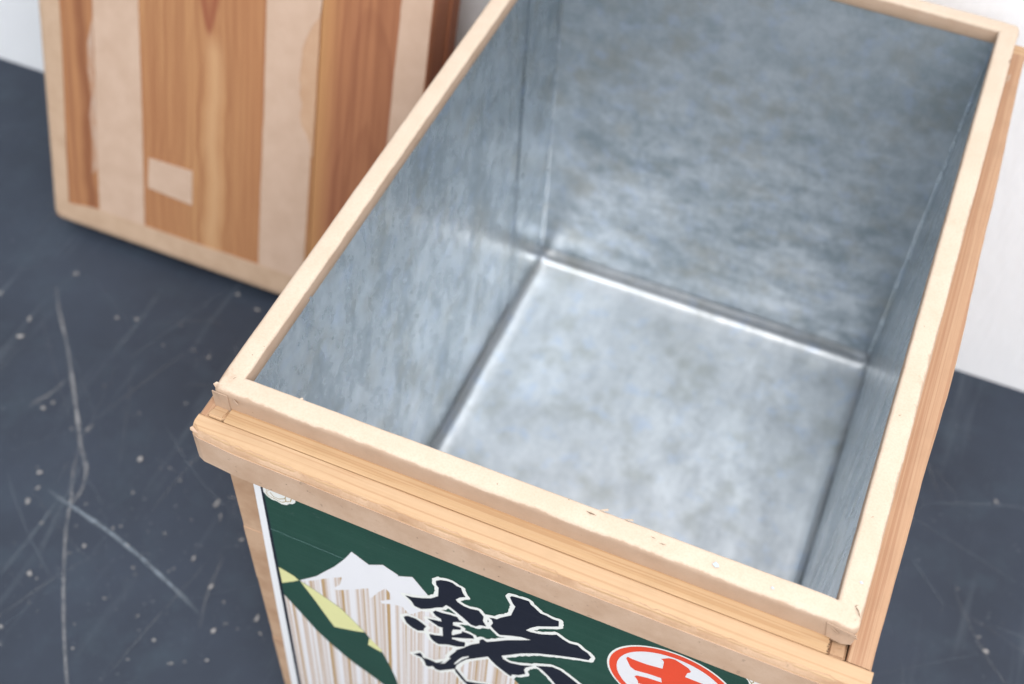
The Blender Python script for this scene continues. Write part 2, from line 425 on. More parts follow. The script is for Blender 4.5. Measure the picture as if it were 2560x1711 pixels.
# lapped paper at the two near corners, small torn scraps and chips along the lip
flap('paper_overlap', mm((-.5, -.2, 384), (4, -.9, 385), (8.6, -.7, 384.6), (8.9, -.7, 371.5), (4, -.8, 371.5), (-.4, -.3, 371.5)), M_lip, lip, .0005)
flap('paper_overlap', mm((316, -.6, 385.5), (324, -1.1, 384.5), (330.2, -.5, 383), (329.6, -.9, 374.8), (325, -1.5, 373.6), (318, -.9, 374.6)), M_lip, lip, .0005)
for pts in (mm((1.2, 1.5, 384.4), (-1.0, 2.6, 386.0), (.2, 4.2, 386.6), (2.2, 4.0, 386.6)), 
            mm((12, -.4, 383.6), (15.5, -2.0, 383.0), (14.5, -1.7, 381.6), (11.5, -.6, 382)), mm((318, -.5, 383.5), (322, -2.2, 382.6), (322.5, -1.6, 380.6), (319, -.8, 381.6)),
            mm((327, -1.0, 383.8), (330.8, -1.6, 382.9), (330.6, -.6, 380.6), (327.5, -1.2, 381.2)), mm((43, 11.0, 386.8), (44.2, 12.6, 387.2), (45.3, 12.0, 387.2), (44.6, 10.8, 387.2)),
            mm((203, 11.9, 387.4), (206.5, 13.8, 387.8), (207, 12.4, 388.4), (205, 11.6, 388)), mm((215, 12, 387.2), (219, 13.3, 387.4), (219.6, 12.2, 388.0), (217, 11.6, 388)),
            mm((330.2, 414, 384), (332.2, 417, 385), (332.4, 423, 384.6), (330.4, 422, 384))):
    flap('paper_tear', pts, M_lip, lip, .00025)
M_chip = flat('bare_zinc_chip', (.46, .50, .54), .4, .2)
for x, y, s_ in ((262, 6.0, 1.7), (289, 5.0, .9), (325.5, 24, .9)):
    q = [(x+s_*a, y+s_*b, 387.9) for a, b in ((-1.1, -.3), (-.1, -1), (1, -.5), (.5, .3), (-.4, .8))]
    flap('worn_chip', mm(*q), M_chip, lip, .0001)
M_nick = flat('dark_nick', (.16, .10, .06), .8)
for x, y, a_, s_ in ((327.0, 9.5, -.9, 2.4), (328.2, 7.3, -1.0, 1.6), (326, 11.5, .9, 1.2), (200, 8.0, -.1, 2.6), (236, 6.0, .1, 1.5), (231, 7.5, -.2, 1.2), (329.2, 432, 1.5, 2.6), (322, 124, .6, .9), (322.5, 60, .6, .8), (8, 9, .8, 1.0)):
    ca, sa = math.cos(a_), math.sin(a_)
    q = [(x+s_*(u*ca-v_*sa), y+s_*(u*sa+v_*ca), 388.0) for u, v_ in ((-1, 0), (-.2, -.13), (1, .03), (.1, .14))]
    flap('nick', mm(*q), M_nick, lip, .00006)

# front batten, bowed a little, rounded over at its front edge
YO = [(-.006, -.0170), (.026, -.0188), (.139, -.0197), (.255, -.0193), (.345, -.0187)]
def batten_sec(x, x0, x1):
    yo = interp(YO, x); e = min(abs(x-x0), abs(x-x1)); k = max(0, 1-e/.004)*.0016
    j = N((x, 0, 0), 55, 2)*.00022 + N((x, 0, 0), 300, 6)*.00013
    zt = BT + N((x, 3, 0), 30, 1)*.0002
    return [(x, -.0085, BB), (x, -.0085, zt - .0004), (x, -.0089, zt), (x, yo+.004, zt), (x, yo+.0012+k+j, zt-.0002-k*.4), (x, yo+k+j, zt-.0013-k*.5), (x, yo-.0012+k, zt-.0050), (x, yo-.0014+k, zt-.0075), (x, yo-.0013+k, BB+.0012), (x, yo-.0004+k, BB+.0003), (x, yo+.002+k, BB)]
X0, X1 = -.0046, .3424
xs = [X0 + (X1-X0)*i/110 for i in range(111)]
front_batten = loft('batten', [batten_sec(x, X0, X1) for x in xs], M_wx, chest)
# its paper: a narrow strip worn thin along the rounded edge, and the wide strip over the face and under it
def strip(name, f, n, mat, parent, th=.00035):
    """paper strip lofted along f(i) -> list of (point, normal)"""
    secs = []
    for i in range(n+1):
        pr = f(i/n)
        secs.append([tuple(Vector(p)+Vector(q)*th) for p, q in pr] + [tuple(Vector(p)-Vector(q)*.0002) for p, q in reversed(pr)])
    return loft(name, secs, mat, parent)
def worn(u):
    x = X0 + .0002 + (X1-X0-.0004)*u; s_ = batten_sec(x, X0, X1)
    top = max(0, min(1, .45 + .8*N((x, 9, 0), 42, 3) + .9*N((x, 2, 0), 260, 8)))
    a = Vector(s_[5]).lerp(Vector(s_[4]), top); b = Vector(s_[5]).lerp(Vector(s_[6]), .5); e = Vector(s_[6])
    return [(a, (0, -.5, .86)), (b, (0, -.97, .2)), (e, (0, -.99, .1))]
def face(u):
    x = X0 + .0002 + (X1-X0-.0004)*u; s_ = batten_sec(x, X0, X1)
    jj = .00025*N((x, 5, 0), 60, 2)
    a = Vector(s_[7]); a.z += .0016+jj
    return [(a, (0, -1, .05)), (s_[8], (0, -1, 0)), (s_[9], (0, -.7, -.7)), (Vector(s_[10])+Vector((0, .004, 0)), (0, 0, -1))]
strip('paper_strip', worn, 260, M_tapew, front_batten, .00018)
strip('paper_strip', face, 90, M_tape, front_batten, .00040)
for pts in (mm((-4.0, -16.0, 371.6), (-5.2, -16.8, 370.9), (-5.0, -17.4, 369.6), (-3.2, -17.9, 369.8), (.5, -18.0, 370.4)), mm((341.6, -14, 371.5), (343.2, -15, 371), (342.8, -16.6, 370), (341.4, -17, 370))):
    flap('paper_tear', pts, M_tape, front_batten, .0003)

# the other battens
XO = [(-.0085, .3412), (.094, .3425), (.178, .3446), (.30, .3428), (.456, .3398)]
secs = []
for i in range(91):
    y = -.0081 + (.4632+.0081)*i/90; xo = interp(XO, y); j = N((0, y, 0), 90, 4)*.0002
    zt = BT - .0003 + N((0, y, 5), 25, 2)*.0002
    secs.append([(.3296, y, BB), (xo, y, BB), (xo+.0002, y, BB+.001), (xo+j, y, zt-.0014), (xo-.0009+j, y, zt-.0002), (xo-.0022, y, zt), (.3304, y, zt), (.3298, y, zt-.0005)])
rb = loft('batten', secs, M_wy, chest)
slab('batten', .0, .3405, .4640, .4738, BB, BT-.0006, M_wx, chest, .001, .0002)
secs = []
for i in range(61):
    y = -.0081 + (.4632+.0081)*i/60; xo = -.0050 + N((0, y, 0), 40, 9)*.0003
    secs.append([(xo, y, BB), (.004, y, BB), (.004, y, BT-.0016), (-.0006, y, BT-.0012), (xo+.0012, y, BT-.0006), (xo, y, BT-.0018)])
lb = loft('batten', secs, M_wy, chest)
# shoulder strip showing between lip and front batten, cut short before the corner
secs = []
for i in range(71):
    x = .0092 + (.3206-.0092)*i/70; zt = BT + .0003 + N((x, 7, 0), 35, 3)*.00015
    q = .0003*N((x, 1, 1), 800) if i in (0, 70) else 0
    secs.append([(x+q, -.0083, BT-.013), (x+q, -.0083, zt-.0004), (x-q, -.0078, zt), (x+q, .0015, zt), (x, .0015, BT-.013)])
loft('shoulder_strip', secs, M_wx2, chest)
# end grain blocks in the corner gaps
for x0, x1, dz, mt in ((.3209, .3292, .003, M_end), (-.0005, .0088, .0052, M_wx)):
    bm = bmesh.new(); bmesh.ops.create_cube(bm, size=1)
    for v in bm.verts:
        a, b, c = v.co
        v.co = Vector(((x0+x1)/2 + a*(x1-x0), -.0005 + b*.0152, BT-.014 + dz + c*.016 + (.0022 if c > 0 and b < 0 else 0) - (.0020 if c > 0 and b > 0 else 0)))
    bmesh.ops.bevel(bm, geom=bm.edges[:], offset=.0011, segments=3, affect='EDGES')
    bm_obj('corner_block', bm, mt, chest)
# a rough saw cut: dark splinters at the end of the shoulder strip
M_dark = flat('dark_saw_cut', (.10, .055, .03), .9)
for i in range(7):
    y = -7.6 + i*1.2; x = 320.55 + .25*math.sin(i*2.1)
    flap('splinter', mm((x-.3, y, 373.25), (x+.25, y-.1, 373.1), (x+.5, y+.8, 372.6), (x-.2, y+.75, 373.25)), M_dark, chest, .0001)

# body
BX0, BX1, BY0, BY1 = .0028, .3345, -.0060, .4700
slab('side_board', BX0, BX1, BY0, .0085, .006, BT-.0135, M_wx, chest, .0008)
slab('side_board', BX0, BX1, .4668, BY1, .006, BT-.0135, M_wx, chest, .0008)
slab('side_board', BX0+.0004, .0088, .0088, .4665, .0062, BT-.0022, M_wy, chest, .0006)
slab('side_board', .3212, BX1-.0004, .0088, .4665, .0062, BT-.0022, M_wy, chest, .0006)
slab('base_board', BX0-.001, BX1+.001, BY0-.001, BY1+.001, .0, .0058, M_wx, chest, .001)
# kraft paper down the near corner, in lapped lengths
for (za, zb, th, ov) in ((.344, .262, .0004, .0), (.2625, .2015, .0007, .0006), (.203, .118, .0005, .0002), (.119, .004, .0008, .0005)):
    rows = []
    for i in range(13):
        z = za + (zb-za)*i/12; k = N((0, 0, z), 80, 2)*.0006
        rows.append([(BX0-th+.0002*k, .020+k, z), (BX0-th, BY0+.0008, z), (BX0-th+.0007, BY0-th, z), (.0215+k, BY0-th, z), (.0215+k, BY0-.0001, z), (BX0+.0003, BY0+.001, z), (BX0+.0003, .020+k, z)])
    loft('corner_paper', rows, M_corner, chest)

# ------------------------------------------------------------------ printed label
LB = {"white_edge":[[17.7,319.9],[9.8,79.2]],"black_line_outer":[[22.1,320.2],[15.1,68.2]],"black_line_inner":[[23.8,320.7],[17.9,70.7]],"mountain":[[53.3,246.6],[61.6,259.6],[68.5,272.6],[71.7,279.5],[74.3,285.8],[84.5,278.5],[93.3,285.0],[102.5,280.1],[101.9,278.7],[111.2,284.7],[119.8,270.8],[165.1,218.2],[173.9,207.5],[178.1,202.4],[148.1,97.3],[109.7,57.9],[98.6,106.1],[94.5,137.3],[90.9,153.9],[86.9,168.5],[78.3,183.0],[75.4,188.7],[61.4,207.8],[52.7,213.3],[42.2,219.7],[35.1,222.9],[48.2,238.2]],"snow":[[53.3,246.6],[61.6,259.6],[68.5,272.6],[71.7,279.5],[74.3,285.8],[84.5,278.5],[93.3,285.0],[102.5,280.1],[101.9,278.7],[111.2,284.7],[119.8,270.8],[124.1,262.6],[116.3,248.8],[107.8,237.1],[103.2,243.8],[96.5,241.1],[90.6,237.2],[89.0,239.2],[98.2,248.8],[96.5,252.9],[95.5,255.5],[93.5,258.0],[88.2,248.9],[83.6,238.6],[82.3,238.4],[82.3,249.4],[70.7,238.8],[60.1,230.1],[59.0,232.2],[63.5,239.9],[65.4,249.8],[56.7,242.2],[49.7,235.2],[45.1,230.3],[40.1,226.3],[35.1,222.9],[48.2,238.2]],"yellow":[[[22.0,229.9],[31.8,226.0],[34.6,222.8],[29.9,217.6],[21.9,210.0]],[[35.5,222.4],[42.2,219.7],[52.7,213.3],[61.4,207.8],[75.4,188.7],[75.3,187.2],[68.9,183.8],[54.4,177.4],[51.8,183.3],[42.7,206.3]],[[78.7,182.5],[82.6,177.1],[86.6,171.7],[86.4,168.8],[81.3,170.0],[77.1,171.6]]],"slope":[[21.1,193.9],[28.5,181.3],[39.9,161.0],[49.1,148.9],[58.2,139.4],[65.2,133.0],[74.7,126.7],[84.7,118.8],[108.3,98.5],[128.1,76.8],[14.9,-39.3]],"hole":[[135.5,196.2],[137.9,203.2],[140.8,210.0],[145.0,215.1],[145.0,213.7],[140.8,206.6],[137.9,199.7],[136.2,196.1]],"kanji":[[[105.8,259.9],[110.6,261.4],[116.0,264.5],[122.0,268.9],[126.4,274.9],[126.9,284.8],[125.5,287.2],[125.4,291.7],[127.9,294.6],[131.9,296.6],[135.1,297.0],[137.6,295.2],[140.1,295.0],[141.1,290.3],[142.8,286.7],[139.3,283.3],[137.0,279.3],[138.2,277.1],[141.9,275.3],[145.5,275.3],[150.5,277.2],[153.5,272.3],[153.2,266.9],[155.3,261.9],[151.5,260.2],[148.9,256.6],[146.0,256.5],[141.9,260.6],[137.5,264.4],[133.8,267.4],[131.2,268.2],[129.0,263.5],[125.6,260.8],[121.0,255.6],[115.6,250.9],[111.4,251.3],[109.7,255.9],[107.5,258.2]],[[156.9,273.9],[159.3,275.1],[161.2,275.5],[163.5,279.3],[169.2,286.6],[169.8,290.4],[171.2,298.1],[169.5,301.1],[167.8,306.3],[168.9,308.2],[172.4,309.2],[178.4,310.0],[179.6,307.1],[181.5,305.7],[185.3,301.8],[188.5,301.9],[192.1,300.8],[195.5,301.3],[195.8,295.4],[191.2,291.5],[184.3,286.1],[180.8,281.4],[178.1,276.4],[180.7,276.3],[186.5,278.5],[192.8,283.0],[195.2,285.4],[199.0,282.9],[202.7,281.4],[207.4,282.7],[210.1,280.0],[213.1,278.7],[215.5,275.3],[214.5,270.8],[207.4,267.4],[196.8,261.2],[185.9,254.2],[176.7,246.2],[170.4,239.0],[165.1,233.1],[166.4,229.6],[170.4,228.4],[177.3,231.2],[184.1,236.4],[180.1,230.7],[179.1,227.2],[180.1,222.0],[175.9,216.5],[172.1,213.9],[171.7,210.9],[168.1,212.9],[161.9,217.9],[158.3,222.4],[157.0,224.8],[156.8,224.7],[149.9,216.6],[143.4,208.9],[139.5,201.2],[137.2,195.5],[136.2,189.6],[130.1,182.6],[125.9,177.8],[123.2,177.2],[121.5,180.1],[118.4,176.6],[116.7,177.3],[115.8,182.3],[114.5,185.5],[112.5,185.9],[108.7,185.9],[113.3,192.0],[114.6,189.9],[114.9,186.6],[118.6,187.7],[121.3,187.6],[124.0,187.1],[128.8,193.8],[126.1,187.8],[129.5,191.5],[133.6,202.3],[132.2,201.8],[133.6,206.5],[136.3,213.0],[137.3,216.6],[141.8,223.2],[143.1,225.7],[146.5,231.7],[151.5,237.6],[151.5,241.5],[153.3,244.4],[155.9,243.0],[161.9,249.1],[167.9,255.5],[175.1,261.6],[181.5,267.2],[175.9,266.0],[170.4,263.0],[163.3,258.2],[160.2,261.1],[157.8,264.6],[159.1,268.8],[158.4,272.1]],[[103.8,231.8],[106.6,235.3],[111.7,235.9],[115.1,234.1],[118.3,231.3],[116.7,227.1],[116.6,224.3],[112.8,221.1],[108.9,222.3],[105.5,225.4]],[[122.8,253.0],[124.4,256.1],[128.9,256.8],[133.7,258.4],[137.8,259.2],[138.9,256.7],[141.7,255.2],[138.2,253.1],[135.2,250.6],[135.2,246.8],[140.1,247.7],[139.7,244.7],[135.1,241.3],[134.3,236.8],[134.5,233.4],[140.4,241.1],[140.8,243.7],[144.2,244.2],[147.4,243.8],[148.2,240.6],[142.7,236.3],[134.7,230.7],[134.3,228.8],[138.9,229.5],[142.7,231.2],[142.4,225.3],[137.7,221.3],[131.1,218.5],[125.6,214.1],[122.5,215.6],[120.6,218.8],[119.9,223.1],[123.4,224.4],[128.7,227.7],[128.6,238.3],[126.0,237.6],[122.2,239.9],[119.2,242.0],[123.0,243.7],[128.0,245.4],[127.8,248.4],[124.6,249.6]],[[185.9,238.0],[190.4,241.6],[195.1,245.0],[200.1,244.8],[205.7,241.0],[211.7,236.4],[218.8,228.9],[211.1,219.0],[204.6,218.2],[198.3,224.7],[194.0,231.2],[189.5,236.1]],[[135.8,190.0],[137.2,189.7],[140.2,184.4],[143.5,178.6],[148.6,181.0],[156.8,186.1],[166.7,188.9],[163.5,183.0],[150.3,175.1],[144.2,173.7],[140.2,178.9],[136.5,185.5]]],"halo":[[[145.6,171.5],[143.0,171.7],[141.2,172.5],[140.9,174.1],[139.5,175.5],[138.2,177.3],[137.8,178.9],[137.1,179.7],[134.6,183.6],[134.4,183.6],[133.0,182.4],[131.4,180.1],[129.6,178.9],[129.0,177.5],[127.3,175.7],[123.4,174.6],[122.4,174.9],[121.0,175.9],[119.8,174.7],[118.6,174.0],[117.0,174.7],[115.6,175.1],[114.8,175.7],[114.0,178.9],[113.3,180.5],[113.5,182.1],[112.7,183.3],[112.2,183.4],[108.4,183.4],[107.2,184.1],[106.7,184.7],[105.9,186.9],[107.7,188.5],[108.2,189.2],[109.0,189.7],[110.1,192.1],[111.6,193.8],[113.8,194.6],[115.2,192.9],[116.5,191.7],[117.0,189.7],[118.6,190.3],[120.2,189.8],[121.8,190.1],[122.8,189.9],[124.3,191.7],[125.2,193.3],[127.4,195.5],[128.2,196.0],[128.8,196.1],[129.7,198.1],[129.9,199.7],[130.3,200.3],[129.9,201.5],[129.9,202.3],[130.9,205.9],[131.6,207.7],[131.8,209.3],[132.8,210.9],[134.5,215.7],[134.8,217.3],[131.4,215.9],[130.5,215.1],[128.8,214.1],[127.8,212.9],[127.0,212.2],[126.0,211.8],[125.0,211.8],[121.2,213.5],[119.3,215.7],[118.3,217.9],[118.0,220.5],[117.6,221.8],[116.2,221.0],[114.0,219.2],[113.0,218.7],[112.2,218.7],[110.6,219.1],[108.1,220.1],[107.4,220.8],[106.0,221.4],[105.2,222.5],[103.6,223.7],[102.3,227.5],[101.8,228.5],[101.6,230.1],[101.2,231.9],[101.4,232.7],[102.1,233.9],[104.2,235.9],[105.8,238.1],[107.4,237.9],[109.0,237.9],[112.4,238.2],[116.5,236.3],[119.0,234.1],[121.1,231.7],[120.9,230.7],[118.8,226.9],[119.2,225.5],[121.8,226.6],[123.2,226.9],[126.2,229.1],[126.5,230.1],[126.4,231.7],[126.6,233.3],[126.3,235.3],[125.4,235.5],[123.4,236.4],[118.4,239.5],[117.4,240.5],[117.0,241.9],[117.1,242.9],[118.0,243.9],[123.4,246.4],[125.2,246.9],[123.5,247.5],[122.6,248.2],[121.7,249.3],[120.6,251.9],[119.6,251.1],[118.6,249.8],[116.4,248.6],[115.6,248.5],[112.2,248.8],[110.6,248.7],[109.6,249.7],[108.8,250.9],[107.9,254.1],[104.0,258.5],[103.4,259.5],[103.1,260.5],[103.7,261.3],[104.4,261.8],[109.6,263.6],[112.2,265.4],[113.8,265.7],[115.4,266.6],[118.6,269.8],[120.1,270.7],[121.3,271.7],[122.1,273.3],[123.3,274.5],[123.9,275.9],[124.0,278.1],[124.7,279.7],[124.3,281.3],[124.3,282.9],[124.5,284.3],[123.1,286.5],[123.0,287.1],[123.2,290.9],[123.0,292.5],[124.2,293.9],[126.6,297.4],[128.2,297.1],[129.4,298.1],[131.0,298.8],[133.0,299.2],[135.0,299.3],[137.8,298.3],[138.6,297.5],[139.4,297.1],[140.8,297.1],[141.9,296.5],[142.7,295.7],[142.6,294.1],[143.2,292.5],[143.4,291.1],[144.2,289.3],[145.2,287.7],[145.5,286.3],[144.9,285.3],[141.8,282.5],[141.3,281.3],[139.9,279.7],[139.8,279.3],[140.0,279.0],[142.4,277.9],[145.0,277.7],[145.8,277.9],[147.0,278.6],[148.4,279.0],[149.6,279.6],[151.4,279.5],[152.2,279.2],[153.0,278.1],[153.7,276.5],[154.8,275.6],[155.4,276.2],[158.6,277.6],[159.6,277.7],[160.0,278.1],[160.6,279.4],[162.4,282.1],[164.0,283.8],[165.1,284.5],[165.5,286.1],[166.6,287.1],[166.9,287.7],[167.5,289.3],[167.5,292.5],[168.1,294.1],[167.9,295.7],[168.4,297.7],[165.3,305.5],[165.4,306.3],[166.6,309.4],[167.2,310.2],[169.4,311.0],[171.4,311.5],[173.0,311.2],[174.6,312.1],[177.8,312.5],[178.6,312.3],[180.4,311.3],[181.0,310.3],[181.5,308.7],[182.6,308.2],[183.1,307.7],[184.8,305.9],[185.8,305.3],[186.4,304.3],[187.4,304.0],[189.0,304.2],[190.3,303.7],[192.4,303.3],[193.8,303.4],[195.4,303.9],[197.1,303.7],[198.0,302.1],[197.9,300.5],[198.5,298.9],[198.0,297.3],[198.3,295.7],[198.2,295.1],[197.8,294.4],[195.1,291.3],[192.2,289.4],[191.4,288.6],[188.4,286.4],[186.0,284.3],[185.0,282.9],[184.5,281.3],[183.1,280.5],[182.7,279.7],[184.2,279.7],[184.6,280.4],[185.8,281.3],[187.4,281.8],[188.8,283.3],[191.2,285.1],[193.0,286.7],[193.8,287.7],[194.2,287.8],[195.0,287.9],[196.4,287.7],[197.7,286.7],[199.0,286.0],[200.2,285.0],[202.8,284.0],[205.0,284.6],[206.6,285.3],[207.8,285.2],[208.9,284.7],[211.6,282.0],[212.7,281.3],[214.7,280.5],[216.9,277.9],[217.7,276.5],[217.8,275.7],[217.2,270.8],[216.9,270.1],[215.8,268.9],[214.6,268.5],[212.6,267.3],[210.4,266.4],[207.4,264.6],[206.5,263.7],[203.4,262.5],[201.8,261.2],[200.2,260.6],[198.6,259.8],[197.0,258.2],[195.4,257.8],[194.0,256.5],[191.8,254.9],[187.3,252.5],[186.0,250.9],[184.2,249.8],[181.9,247.3],[181.2,246.1],[179.4,245.5],[178.6,244.7],[177.8,243.1],[176.0,242.3],[175.2,241.3],[173.4,238.1],[171.7,236.9],[170.8,235.9],[170.1,234.9],[168.9,233.9],[168.1,232.5],[168.4,231.7],[169.4,231.1],[170.4,230.9],[171.4,231.2],[176.0,233.4],[177.1,234.3],[178.8,235.4],[181.0,237.2],[182.6,237.9],[183.6,238.6],[184.1,239.9],[185.7,241.3],[188.2,242.9],[189.3,243.9],[190.4,244.5],[193.8,247.1],[195.4,247.6],[200.8,247.4],[201.7,247.1],[202.8,245.9],[205.4,244.5],[207.2,242.9],[209.6,241.3],[211.6,239.5],[213.3,238.5],[214.2,236.9],[216.8,234.7],[218.0,232.9],[220.2,231.7],[221.2,229.3],[221.0,227.9],[220.0,226.5],[219.4,225.1],[217.8,223.7],[215.0,219.9],[211.6,216.5],[209.8,216.3],[208.2,215.6],[205.0,216.1],[203.6,216.0],[202.8,216.3],[202.0,216.9],[201.2,218.2],[200.4,218.9],[199.4,220.5],[197.0,222.3],[195.4,225.3],[194.0,226.5],[192.8,229.0],[192.2,229.8],[191.2,230.5],[190.4,231.7],[189.0,232.7],[188.0,234.1],[187.4,234.7],[186.2,234.8],[185.8,234.2],[184.6,233.3],[183.9,231.7],[182.4,230.1],[182.3,228.5],[181.4,227.1],[181.7,225.3],[182.5,223.7],[182.4,221.5],[182.1,220.5],[179.4,217.3],[177.6,214.7],[176.2,214.1],[174.4,212.7],[174.1,210.5],[173.8,209.7],[172.8,208.7],[171.8,208.4],[170.8,208.5],[169.8,209.1],[165.0,212.4],[163.4,213.8],[160.9,215.3],[157.8,219.2],[157.0,220.7],[156.6,221.1],[153.0,216.5],[150.7,214.1],[150.0,213.1],[149.0,212.3],[145.5,207.5],[144.2,204.3],[143.3,203.5],[141.4,199.9],[141.0,198.1],[141.0,196.5],[139.5,194.9],[139.5,191.5],[139.8,190.7],[143.2,183.7],[144.6,182.1],[145.8,182.1],[146.6,182.5],[147.9,183.7],[150.8,185.0],[152.2,186.2],[153.8,186.8],[154.5,187.7],[155.4,188.4],[157.0,188.6],[158.6,189.6],[160.2,189.6],[166.2,191.3],[168.0,191.5],[168.2,191.5],[169.3,189.5],[169.4,188.3],[166.2,182.3],[165.6,181.7],[163.6,180.6],[161.8,179.1],[160.2,178.5],[159.2,177.8],[158.0,177.3],[156.0,175.7],[152.8,173.8],[151.4,172.7],[150.6,172.5],[149.0,172.7],[145.8,171.5]],[[144.2,232.9],[144.4,232.8],[146.4,234.9],[148.0,237.3],[147.2,236.8],[142.8,233.5],[144.2,232.9]],[[149.9,243.9],[150.0,243.8],[151.8,246.2],[153.0,246.7],[153.8,246.9],[155.4,246.2],[157.5,247.7],[158.2,249.3],[158.6,249.8],[160.7,250.9],[162.5,253.7],[164.9,255.7],[166.8,257.7],[166.6,257.7],[164.0,255.8],[162.8,255.6],[161.8,255.7],[160.4,257.5],[158.3,259.7],[157.6,260.8],[157.4,260.9],[157.0,260.4],[156.4,259.6],[153.2,258.3],[151.6,255.7],[150.2,254.6],[149.0,254.2],[147.4,254.4],[145.8,253.9],[144.2,254.5],[143.6,253.7],[142.6,252.9],[141.0,252.3],[138.8,250.1],[139.4,250.2],[140.2,250.1],[142.0,249.4],[142.6,248.9],[142.9,247.7],[142.3,246.5],[142.4,246.2],[143.8,246.7],[145.8,246.7],[147.4,246.0],[148.8,245.8],[149.4,245.1],[149.8,244.1]],[[128.0,259.3],[131.4,260.0],[133.0,260.8],[136.2,261.1],[136.9,261.5],[136.9,261.7],[135.2,263.1],[134.1,264.1],[132.6,265.0],[131.6,263.7],[131.2,262.1],[128.8,260.5],[128.0,259.3]],[[155.9,267.5],[156.0,267.3],[156.3,267.9],[156.6,268.9],[156.1,270.5],[155.9,270.9],[155.9,267.7]]],"emblem_glyph":[[233.6,289.9],[234.2,292.2],[237.0,291.6],[244.7,292.1],[252.9,294.3],[252.6,302.0],[251.8,303.7],[250.7,304.1],[254.4,308.2],[257.5,309.2],[261.1,307.7],[265.1,305.7],[266.7,303.3],[266.5,301.8],[265.3,300.2],[264.8,295.0],[269.6,295.0],[274.6,295.1],[281.3,294.7],[283.1,288.6],[275.0,286.9],[267.2,285.6],[271.0,262.8],[272.7,245.3],[262.2,243.7],[258.1,271.1],[256.0,270.2],[249.2,268.9],[242.9,267.0],[242.1,270.3],[240.0,273.3],[241.0,275.3],[246.5,277.3],[254.5,278.7],[253.5,283.2],[246.7,282.4],[239.6,280.4],[236.8,282.2],[235.3,285.7]],"ornL":[[24.1,323.1],[23.7,318.5],[23.5,314.6],[25.3,311.4],[28.0,309.5],[31.1,309.9],[34.0,308.7],[37.1,309.8],[39.1,312.4],[41.3,313.6],[43.1,316.3],[43.5,318.5],[42.1,320.3],[41.3,325.6],[32.5,332.1]],"ornL_lines":[[[25.6,321.6],[26.0,316.6],[28.4,320.3]],[[25.3,315.8],[26.2,312.7],[29.5,311.7],[31.7,311.3]],[[27.9,316.9],[29.7,313.7],[32.7,313.2],[36.8,316.2],[38.0,319.8]],[[31.7,311.3],[34.6,311.0],[37.2,313.7],[37.2,316.8]],[[37.2,313.7],[40.0,315.2],[41.3,319.5]]],"ornR":[[290.8,321.5],[292.1,319.0],[293.9,316.9],[294.8,315.0],[295.7,311.1],[298.7,307.2],[303.1,309.4],[307.4,311.7],[310.3,320.9],[307.6,330.4],[290.5,327.6]],"ornR_lines":[[[292.3,322.0],[294.2,318.2],[296.3,315.4],[297.4,311.7]],[[293.6,321.3],[296.0,321.2],[296.7,317.6],[295.8,315.9]],[[296.0,321.2],[299.8,322.3],[302.9,322.4]],[[299.8,322.3],[301.2,320.9],[300.8,319.3]]],"crease":[[22.2,274.3],[28.1,274.7],[35.1,274.1],[40.5,274.2],[48.2,273.9],[56.0,273.9],[63.6,273.6],[69.0,273.3]]}
LAY = .00009
def pface(poly_mm, layer, y0=-.0071):
    loops = poly_mm if isinstance(poly_mm[0][0], (list, tuple)) else [poly_mm]
    V = [[Vector((p[0]/1000, p[1]/1000, 0)) for p in lp] for lp in loops]
    tri = tessellate_polygon(V); fl = [v for lp in V for v in lp]
    y = y0 - layer*LAY
    vs = [(v.x, y, v.y) for v in fl]; fs = []
    for a, b, c in tri:
        n = (fl[b]-fl[a]).cross(fl[c]-fl[a]).z
        fs.append((a, b, c) if n > 0 else (a, c, b))
    return vs, fs
def printed(name, poly, layer, mat, parent):
    vs, fs = pface(poly, layer); return pyd(name, vs, fs, mat, parent)
ZB = 46.0
def edge_x(l, z): (xa, za), (xb, zb) = LB[l]; return xa + (xb-xa)*(z-za)/(zb-za)
M_paper = flat('label_paper', (.88, .87, .88), .5, .05)
M_green = flat('green_ink', (.019, .070, .048), .38, .35, .45)
M_black = flat('black_ink', (.012, .014, .026), .42, .2, .4)
M_cream = flat('cream_ink', (.90, .89, .84), .5, .06)
M_white = flat('white_ink', (.86, .84, .86), .5, .06)
M_yellow = flat('yellow_ink', (.80, .77, .38), .5, .08)
M_red = flat('red_ink', (.85, .085, .035), .45, .08)
M_gold = flat('gold_ink', (.50, .36, .17), .5, .1)
M_crease = flat('crease', (.20, .33, .32), .55, .3)
t = NT('striped_ink')
X, Y, Z = t.sep()
u = t.math('SUBTRACT', X, t.math('MULTIPLY', Z, .033))
zz = t.math('MULTIPLY', Z, .6)
def band(scale, seed, lo, hi, det=2):
    return t.ramp(t.noise(t.comb(t.math('MULTIPLY', u, scale), seed, zz), 1, det, .6), [(lo, 0.0), (hi, 1.0)])
c = t.mix(t.math('MULTIPLY', band(1100, 1.0, .42, .58), .5), (.86, .83, .84), (.60, .47, .38))
c = t.mix(t.math('MULTIPLY', band(560, 5.0, .45, .55), .75), c, (.60, .44, .33))
c = t.mix(t.math('MULTIPLY', band(330, 9.0, .57, .61, 0), .9), c, (.50, .31, .13))
c = t.mix(t.math('MULTIPLY', band(230, 14.0, .57, .62, 0), .9), c, (.86, .84, .86))
M_stripe = t.done(c, .5, .3)

